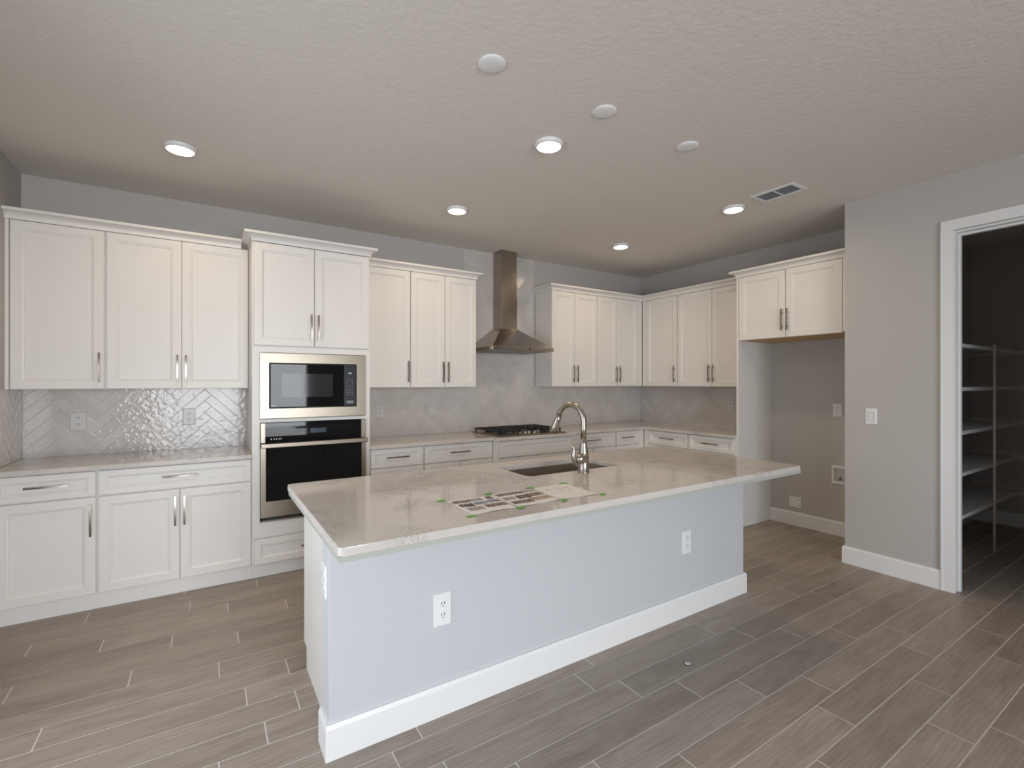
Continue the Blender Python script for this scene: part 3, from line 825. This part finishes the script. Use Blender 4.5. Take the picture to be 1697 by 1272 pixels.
# range hood
HX0, HX1, HD = 3.418, 4.166, 0.524
DX0, DX1, DD = 3.722, 3.927, 0.1822
t = thing('range_hood', (3.792, -0.009, 1.7593), 'stainless pyramid range hood with tall square duct to the ceiling', 'range hood')
off = (3.792, -0.009, 1.7593)
B = -0.0125
zb0, zb1, zt = 1.7593, 1.793, 2.0134
m = MB()
vs = [(HX0, B, zb0), (HX1, B, zb0), (HX1, -HD, zb0), (HX0, -HD, zb0), (HX0, B, zb1), (HX1, B, zb1), (HX1, -HD, zb1), (HX0, -HD, zb1),
      (DX0 - .004, B, zt), (DX1 + .004, B, zt), (DX1 + .004, -DD - .004, zt), (DX0 - .004, -DD - .004, zt)]
fs = [(0, 1, 5, 4), (1, 2, 6, 5), (2, 3, 7, 6), (3, 0, 4, 7), (4, 5, 9, 8), (5, 6, 10, 9), (6, 7, 11, 10), (7, 4, 8, 11), (8, 9, 10, 11), (3, 2, 1, 0)]
m.add(vs, fs); m.build('canopy', STEELD, t, off, bevel=0.002)
m = MB().box(DX0, DX1, B, -DD, zt, 2.36).box(DX0 + 0.003, DX1 - 0.003, B, -DD + 0.003, 2.36, ZC - 0.0005)
o = m.build('duct_cover', STEELD, t, off, bevel=0.0015)
m = MB()
for i in range(2):
    x = 3.46 + i * 0.34
    m.box(x, x + 0.325, -0.05, -0.46, zb0 - 0.004, zb0)
    for k in range(12): m.box(x + 0.012 + k * 0.0255, x + 0.024 + k * 0.0255, -0.06, -0.45, zb0 - 0.006, zb0 - 0.004)
m.build('grease_filter', mat('filter_steel', (0.45, 0.44, 0.42), 0.4, metal=1), t, off)
MB().lathe([(0.009, 0.0), (0.009, 0.003)], (3.86, -HD, 1.776), 'Y', 16).build('control_button', BLACKM, t, off)

# cooktop
t = thing('gas_cooktop', (3.80, -0.42, CT), 'black and stainless gas cooktop with cast iron grates and front knobs', 'cooktop')
off = (3.80, -0.42, CT)
m = MB().box(3.405, 4.205, -0.135, -0.686, CT, CT + 0.010)
m.build('steel_tray', STEEL, t, off, bevel=0.004)
bz = CT + 0.010
for (x, y, r) in ((3.545, 0.26, 0.045), (3.545, 0.51, 0.038), (3.805, 0.33, 0.055), (4.065, 0.26, 0.038), (4.065, 0.51, 0.045)):
    MB().lathe([(r + 0.012, bz), (r + 0.012, bz + 0.006), (r, bz + 0.008), (r, bz + 0.016), (r * 0.8, bz + 0.019)], (x, -y, 0), 'Z', 24).build('burner', IRON, t, off)
def grate(x0, x1, y0, y1, nx, ny):
    m = MB(); zt = CT + 0.052; h = 0.014; w = 0.012
    m.box(x0, x1, -y0, -(y0 + w), zt - h, zt).box(x0, x1, -y1, -(y1 - w), zt - h, zt).box(x0, x0 + w, -y0, -y1, zt - h, zt).box(x1 - w, x1, -y0, -y1, zt - h, zt)
    for i in range(1, nx): x = x0 + (x1 - x0) * i / nx; m.box(x - w / 2, x + w / 2, -y0, -y1, zt - h, zt)
    for i in range(1, ny): y = y0 + (y1 - y0) * i / ny; m.box(x0, x1, -(y - w / 2), -(y + w / 2), zt - h, zt)
    for x in (x0, x1 - w):
        for y in (y0, y1 - w): m.box(x, x + w, -y, -(y + w), bz, zt - h)
    return m
grate(3.425, 3.668, 0.150, 0.62, 3, 4).build('grate', IRON, t, off, bevel=0.002)
grate(3.674, 3.936, 0.150, 0.50, 3, 3).build('grate', IRON, t, off, bevel=0.002)
grate(3.942, 4.185, 0.150, 0.62, 3, 4).build('grate', IRON, t, off, bevel=0.002)
for i in range(5):
    MB().lathe([(0.019, bz), (0.019, bz + 0.004), (0.0145, bz + 0.006), (0.014, bz + 0.022), (0.011, bz + 0.025)], (3.690 + i * 0.058, -0.585 - 0.02 * (i % 2), 0), 'Z', 20).build('knob', CHROME, t, off)

# ================================================================== OUTLETS, SWITCHES, BOXES
def outlet_proto(w, h, PLATE):
    t = bpy.data.objects.new('wall_outlet', None); COL.objects.link(t); t.empty_display_size = 0.05
    MB().rings(-w / 2, w / 2, -h / 2, h / 2, 0, [(0, -0.002), (0.004, -0.006)]).build('cover_plate', PLATE, t)
    for sg in (-1, 1):
        m = MB().prism([(0.0165 * math.cos(a) if abs(math.cos(a)) < .85 else math.copysign(0.0140, math.cos(a)), 0.0165 * math.sin(a)) for a in [2 * math.pi * k / 24 for k in range(24)]], 0.006, 0.0085)
        m.v = [(x, -z, y + sg * 0.0225) for x, y, z in m.v]
        r = m.build('receptacle', PLATE, t)
        m = MB()
        for x in (-0.0065, 0.0065): m.box(x - 0.0016, x + 0.0016, -0.0084, -0.0088, sg * 0.0225 + 0.000, sg * 0.0225 + 0.010)
        m.lathe([(0.0026, 0.0084), (0.0026, 0.0088)], (0, 0, sg * 0.0225 - 0.0075), 'Y', 10)
        m.build('slots', SLOT, r)
    MB().lathe([(0.003, 0.006), (0.003, 0.0075)], (0, 0, 0), 'Y', 10).build('screw', PLATE, t)
    return t
first = {}
PLATET = mat('pale_grey_plastic', (0.62, 0.605, 0.59), 0.3)
def outlet(loc, rz, label, sx=1.0, sz=1.0):
    tone = 'tile' if ' tile' in label else 'wall'
    if tone not in first: first[tone] = outlet_proto(0.082, 0.128, PLATET if tone == 'tile' else PLATE); o = first[tone]
    else: o = copy_tree(first[tone])
    o.location = loc; o.rotation_euler = (0, 0, rz); o.scale = (sx, 1, sz)
    return tag(o, label, 'electrical outlet', 'pale electrical outlets')
TF = -0.0094
outlet((0.295, TF, 1.155), 0, 'pale grey outlet on the herringbone tile in the left corner', 1.1, 1.0)
outlet((0.950, TF, 1.165), 0, 'pale grey outlet on the glinting tile just left of the oven cabinet', 1.0, 1.0)
outlet((2.467, TF, 1.160), 0, 'pale grey outlet on the tile close right of the oven cabinet', .95, .95)
outlet((3.001, TF, 1.161), 0, 'pale grey outlet on the tile between oven cabinet and cooktop', .95, .95)
outlet((5.363, TF, 1.165), 0, 'pale grey outlet on the back wall tile near the inner corner', .9, .95)
outlet((XR + TF, -1.338, 1.173), RW, 'pale grey outlet on the right wall tile beside the alcove side panel', .95, .95)
outlet((XR - 0.0002, -2.424, 1.175), RW, 'white outlet on the grey wall inside the refrigerator alcove', .95, .95)
outlet((1.924, -2.6562, 0.452), 0, 'white outlet on the near end of the island front', .98, 1.1)
outlet((3.557, -2.6562, 0.450), 0, 'white outlet on the far right end of the island front', .98, 1.1)
outlet((1.4568, -2.577, 0.656), RW, 'white outlet on the narrow left end of the island', .98, 1.0)

def switch(loc, rz, label, sx=1.0, sz=1.0, PLATE=PLATE):
    t = bpy.data.objects.new('light_switch', None); COL.objects.link(t); t.empty_display_size = 0.05
    t.location = loc; t.rotation_euler = (0, 0, rz); t.scale = (sx, 1, sz)
    MB().rings(-0.038, 0.038, -0.061, 0.061, 0, [(0, -0.002), (0.004, -0.006)]).build('cover_plate', PLATE, t)
    m = MB(); m.add([(-0.0165, -0.006, -0.033), (0.0165, -0.006, -0.033), (0.0165, -0.006, 0.033), (-0.0165, -0.006, 0.033), (-0.0165, -0.0075, -0.033), (0.0165, -0.0075, -0.033), (0.0165, -0.0105, 0.033), (-0.0165, -0.0105, 0.033)],
                    [(0, 1, 5, 4), (1, 2, 6, 5), (2, 3, 7, 6), (3, 0, 4, 7), (4, 5, 6, 7), (3, 2, 1, 0)])
    MB().box(-0.0185, 0.0185, -0.0058, -0.0064, -0.0350, 0.0350).build('rocker_gap_shade', GAP, t)  # grey rim painted in for the shade of the gap round the rocker
    m.build('rocker', PLATE, t)
    return tag(t, label, 'light switch', 'rocker light switches')
switch((XW - 0.0002, -2.957, 1.174), RW, 'white rocker switch on the grey wall left of the pantry doorway')
switch((4.648, TF, 1.171), 0, 'pale grey rocker switch on the tile right of the cooktop, behind the faucet', .9, .95, PLATET)
switch((XR + TF, -0.604, 1.167), RW, 'pale grey rocker switch on the right wall tile near the inner corner', .9, .95, PLATET)

# recessed water valve box in the alcove
t = thing('water_valve_box', (XR, -2.445, 0.569), 'white recessed water supply box low in the refrigerator alcove', 'water box', rz=RW)
frame(-0.068, 0.068, -0.086, 0.086, -0.047, 0.047, -0.060, 0.060, 0, -0.008).build('rim', PLATE, t, bevel=0.002)
MB().box(-0.047, 0.047, -0.0003, -0.001, -0.060, 0.060).build('recess', mat('box_inside', (0.5, 0.5, 0.5), 0.6), t)
m = MB().lathe([(0.010, 0.0), (0.010, 0.03)], (0.0, -0.010, -0.045), 'Z', 14).lathe([(0.008, 0), (0.008, 0.014)], (0.0, -0.003, -0.024), 'Y', 14)
m.build('valve', BRASS, t)
t = thing('blank_wall_plate', (XR, -2.041, 0.234), 'white square cover plate near the floor in the refrigerator alcove', 'cover plate', rz=RW)
MB().rings(-0.058, 0.058, -0.054, 0.054, 0, [(0, -0.002), (0.004, -0.006)]).build('plate', PLATE, t)
for x in (-0.032, 0.032):
    for z in (-0.03, 0.03): MB().lathe([(0.0045, 0.006), (0.0045, 0.0072)], (x, 0, z), 'Y', 10).build('screw', SLOT, t)

# ================================================================== CEILING FITTINGS
def lamp(x, y, label, src=[None]):
    if src[0] is None:
        t = bpy.data.objects.new('ceiling_light', None); COL.objects.link(t)
        MB().lathe([(0.086, 0), (0.086, -0.006), (0.080, -0.020), (0.0715, -0.024), (0.0705, -0.018)], (0, 0, 0), 'Z', 48).build('trim_ring', PLATE, t)
        MB().lathe([(0.0705, -0.0185), (0.0705, -0.0225), (0.030, -0.0235)], (0, 0, 0), 'Z', 48).build('lens', LEDM, t)
        l = bpy.data.lights.new('downlight', 'AREA'); l.shape = 'DISK'; l.size = 0.13; l.energy = LAMP_W; l.color = LAMP_COL; l.spread = math.radians(165)
        lo = bpy.data.objects.new('downlight', l); COL.objects.link(lo); lo.parent = t; lo.location = (0, 0, -0.026)
        src[0] = t
    else: t = copy_tree(src[0])
    t.location = (x, -y, ZC)
    return tag(t, label, 'ceiling light', 'lit round recessed ceiling lights')
lamp(0.932, 1.034, 'lit round ceiling light at far left, above the left counter')
lamp(2.786, 2.276, 'lit round ceiling light above the island, nearest and largest one')
lamp(2.800, 1.005, 'lit round ceiling light in the middle, in front of the cabinets left of the hood')
lamp(4.686, 2.247, 'lit round ceiling light at right, beside the ceiling vent')
lamp(4.688, 0.983, 'lit round ceiling light farthest back, in front of the right corner cabinets')
def disc(x, y, label, src=[None]):
    if src[0] is None:
        o = MB().lathe([(0.064, 0), (0.064, -0.004), (0.058, -0.009), (0.03, -0.012), (0.0, -0.0125)], (0, 0, 0), 'Z', 40).build('ceiling_cover', PLATE); src[0] = o
    else: o = src[0].copy(); COL.objects.link(o)
    o.location = (x, -y, ZC)
    return tag(o, label, 'ceiling cover plate', 'blank round ceiling covers above the island')
disc(2.142, 2.712, 'round blank white ceiling cover, leftmost and nearest of the three')
disc(2.830, 2.704, 'round blank white ceiling cover, middle one of the three')
disc(3.510, 2.701, 'round blank white ceiling cover, farthest right of the three')
t = thing('ceiling_vent', (4.675, -2.615, ZC), 'white rectangular ceiling air vent with two louvred halves', 'air vent')
m = MB().box(-0.1, 0.1, -0.158, -0.133, -0.009, 0).box(-0.1, 0.1, 0.133, 0.158, -0.009, 0).box(-0.1, -0.075, -0.133, 0.133, -0.009, 0).box(0.075, 0.1, -0.133, 0.133, -0.009, 0).box(-0.075, 0.075, -0.006, 0.006, -0.008, -0.001)
m.build('frame', PLATE, t, bevel=0.002)
o = MB().box(-0.075, 0.075, -0.133, 0.133, -0.0012, -0.0002).build('backing', mat('duct_grey', (0.16, 0.18, 0.21), 0.5), t)
for k in range(9):
    x = -0.066 + k * 0.0165
    for (a, b) in ((-0.133, -0.006), (0.006, 0.133)):
        m = MB(); m.add([(x - 0.004, a, -0.0075), (x + 0.005, a, -0.0015), (x + 0.005, b, -0.0015), (x - 0.004, b, -0.0075), (x - 0.003, a, -0.0085), (x + 0.006, a, -0.0025), (x + 0.006, b, -0.0025), (x - 0.003, b, -0.0085)],
                        [(0, 1, 2, 3), (7, 6, 5, 4), (0, 4, 5, 1), (1, 5, 6, 2), (2, 6, 7, 3), (3, 7, 4, 0)])
        m.build('louvre', mat('louvre_grey', (0.50, 0.53, 0.56), 0.4) if 'louvre_grey' not in bpy.data.materials else bpy.data.materials['louvre_grey'], t)

# ================================================================== PAPERS AND TAPE ON THE ISLAND
ZI = 0.9142
def sheet(q, pics, label, seed):
    """q: four corners far-left, far-right, near-right, near-left (x, y distance); pics in sheet coords (u0,u1,v0,v1,ink)"""
    R = random.Random(seed)
    N, Mv = 34, 44
    ph = [R.random() * 6 for _ in range(4)]
    vs = []; fs = []; mi = []
    def P(u, v):
        a = [(q[0][i] * (1 - u) + q[1][i] * u) for i in (0, 1)]; b = [(q[3][i] * (1 - u) + q[2][i] * u) for i in (0, 1)]
        x = a[0] * (1 - v) + b[0] * v; y = a[1] * (1 - v) + b[1] * v
        e = min(1, 6 * min(u + 0.02, 1.02 - u)) * 0.0008
        z = ZI + 0.0006 + e * (1 + math.sin(5 * u + ph[0]) * math.cos(4 * v + ph[1])) + 0.0045 * max(0, v - .75) * (1 + math.sin(7 * u + ph[2]))
        return (x, -y, z)
    for j in range(Mv + 1):
        for i in range(N + 1): vs.append(P(i / N, j / Mv))
    for j in range(Mv):
        for i in range(N):
            a = j * (N + 1) + i
            fs.append((a, a + N + 1, a + N + 2, a + 1))
            u, v = (i + .5) / N, (j + .5) / Mv; k = 0
            for (u0, u1, v0, v1, ink) in pics:
                if u0 <= u <= u1 and v0 <= v <= v1:
                    k = 1 + ink
                    if R.random() < 0.28: k = 1 + R.choice([0, 1, 2, 3, 4, 5])
            mi.append(k)
    m = MB(); m.v = vs; m.f = [list(f) for f in fs]; m.mi = mi; m.sm = [True] * len(fs)
    cx = sum(p[0] for p in q) / 4; cy = -sum(p[1] for p in q) / 4
    o = m.build('paper_sheet', [PAPER] + INK, None, (cx, cy, ZI))
    sd = o.modifiers.new('thickness', 'SOLIDIFY'); sd.thickness = 0.0003; sd.offset = 1
    return tag(o, label, 'paper', 'printed sheets taped to the island')
sheet([(1.944, 2.655), (2.164, 2.662), (2.150, 2.907), (1.940, 2.906)],
      [(0.04, 0.40, 0.08, 0.27, 0), (0.42, 0.70, 0.07, 0.25, 3), (0.78, 0.94, 0.05, 0.22, 2), (0.06, 0.36, 0.34, 0.54, 2), (0.37, 0.68, 0.32, 0.50, 1), (0.72, 0.98, 0.28, 0.47, 1),
       (0.08, 0.44, 0.60, 0.80, 3), (0.50, 0.98, 0.54, 0.74, 0)],
      'leftmost printed sheet with small colour photos, taped on the island', 1)
sheet([(2.172, 2.645), (2.400, 2.646), (2.384, 2.900), (2.156, 2.907)],
      [(0.03, 0.64, 0.07, 0.26, 0), (0.65, 0.97, 0.05, 0.22, 3), (0.04, 0.30, 0.34, 0.54, 3), (0.31, 0.61, 0.33, 0.56, 2), (0.62, 0.98, 0.30, 0.52, 0), (0.04, 0.50, 0.63, 0.83, 0), (0.51, 0.97, 0.60, 0.80, 4)],
      'middle printed sheet with rows of brown photos, taped on the island', 2)
sheet([(2.412, 2.642), (2.613, 2.649), (2.598, 2.911), (2.388, 2.902)],
      [(0.08, 0.9, 0.16, 0.19, 5), (0.08, 0.8, 0.28, 0.31, 5), (0.08, 0.9, 0.40, 0.43, 5), (0.08, 0.7, 0.52, 0.55, 5)],
      'rightmost paper sheet with faint text, taped on the island near the faucet', 3)
tp = [None]
def tape(x, y, rz, label, z=0.0008):
    if tp[0] is None:
        o = MB().box(-0.020, 0.020, -0.013, 0.013, 0, 0.0006).build('tape_strip', TAPE); tp[0] = o
    else: o = tp[0].copy(); COL.objects.link(o)
    o.location = (x, -y, ZI + z); o.rotation_euler = (0, 0, math.radians(rz))
    return tag(o, label, 'tape', 'green tape strips holding the sheets')
tape(1.930, 2.633, 35, 'green tape at the far left corner of the leftmost sheet')
tape(1.928, 2.920, 5, 'green tape at the near left corner of the leftmost sheet')
tape(2.167, 2.634, 0, 'green tape on the far edge between leftmost and middle sheets', 0.0034)
tape(2.156, 2.920, 0, 'green tape on the near edge between leftmost and middle sheets', 0.0050)
tape(2.398, 2.634, 4, 'green tape on the far edge between middle and rightmost sheets', 0.0034)
tape(2.386, 2.918, 10, 'green tape on the near edge between middle and rightmost sheets', 0.0050)
tape(2.610, 2.634, 0, 'green tape at the far right corner of the rightmost sheet')
tape(2.612, 2.922, 40, 'green tape at the near right corner of the rightmost sheet')

# small square tag lying on the floor
t = thing('floor_tag', (3.132, -2.992, 0), 'tiny square white tag with dark border lying on the floor', 'tag', rz=math.radians(-15))
MB().box(-0.020, 0.020, -0.017, 0.017, 0.0002, 0.0012).build('border', DARKP, t)
MB().box(-0.015, 0.015, -0.012, 0.012, 0.0012, 0.0016).build('label_face', PAPER, t)
MB().box(-0.006, 0.008, -0.006, 0.004, 0.0016, 0.0018).build('print', INK[3], t)

# ================================================================== PANTRY SHELVING
SH = (1.730, 1.397, 1.062, 0.745, 0.418)
nm = ('top', 'second from top', 'middle', 'second from bottom', 'bottom')
for z, n in zip(SH, nm):
    t = thing('pantry_shelf', (6.5, -2.926, z), 'white deep pantry shelf on the left pantry wall, %s one' % n, 'shelf', 'white shelves on the left pantry wall')
    off = (6.5, -2.926, z)
    MB().box(XW + 0.13, 7.425, -2.9265, -3.334, z - 0.012, z).build('board', PANTRYW, t, off)
    MB().box(XW + 0.13, 7.425, -3.334, -3.342, z - 0.028, z + 0.002).build('front_lip', PANTRYW, t, off, bevel=0.002)
for z, n in zip(SH, nm):
    t = thing('wire_shelf', (7.853, -4.2, z), 'white wire shelf along the far pantry wall, %s one' % n, 'shelf', 'white wire shelves on the far pantry wall')
    off = (7.853, -4.2, z)
    m = MB()
    for x in (7.435, 7.64, 7.848): m.box(x - 0.003, x + 0.003, -2.95, -5.25, z - 0.010, z - 0.004)
    m.box(7.430, 7.437, -2.95, -5.25, z - 0.032, z - 0.026)
    m.build('long_rod', PANTRYW, t, off)
    m = MB(); y = 3.36
    while y < 5.25:
        m.box(7.432, 7.850, -y, -(y + 0.0035), z - 0.004, z); m.box(7.430, 7.434, -y, -(y + 0.0035), z - 0.030, z); y += 0.026
    o = m.build('cross_wires', PANTRYW, t, off)
tag(MB().tube([(6.681, -3.352, 0.0), (6.681, -3.352, 1.755)], 0.0095, 12).build('shelf_pole', PANTRYW, None, (6.681, -3.352, 0)),
    'thin white vertical pole holding the front edges of the pantry shelves', 'shelf support')
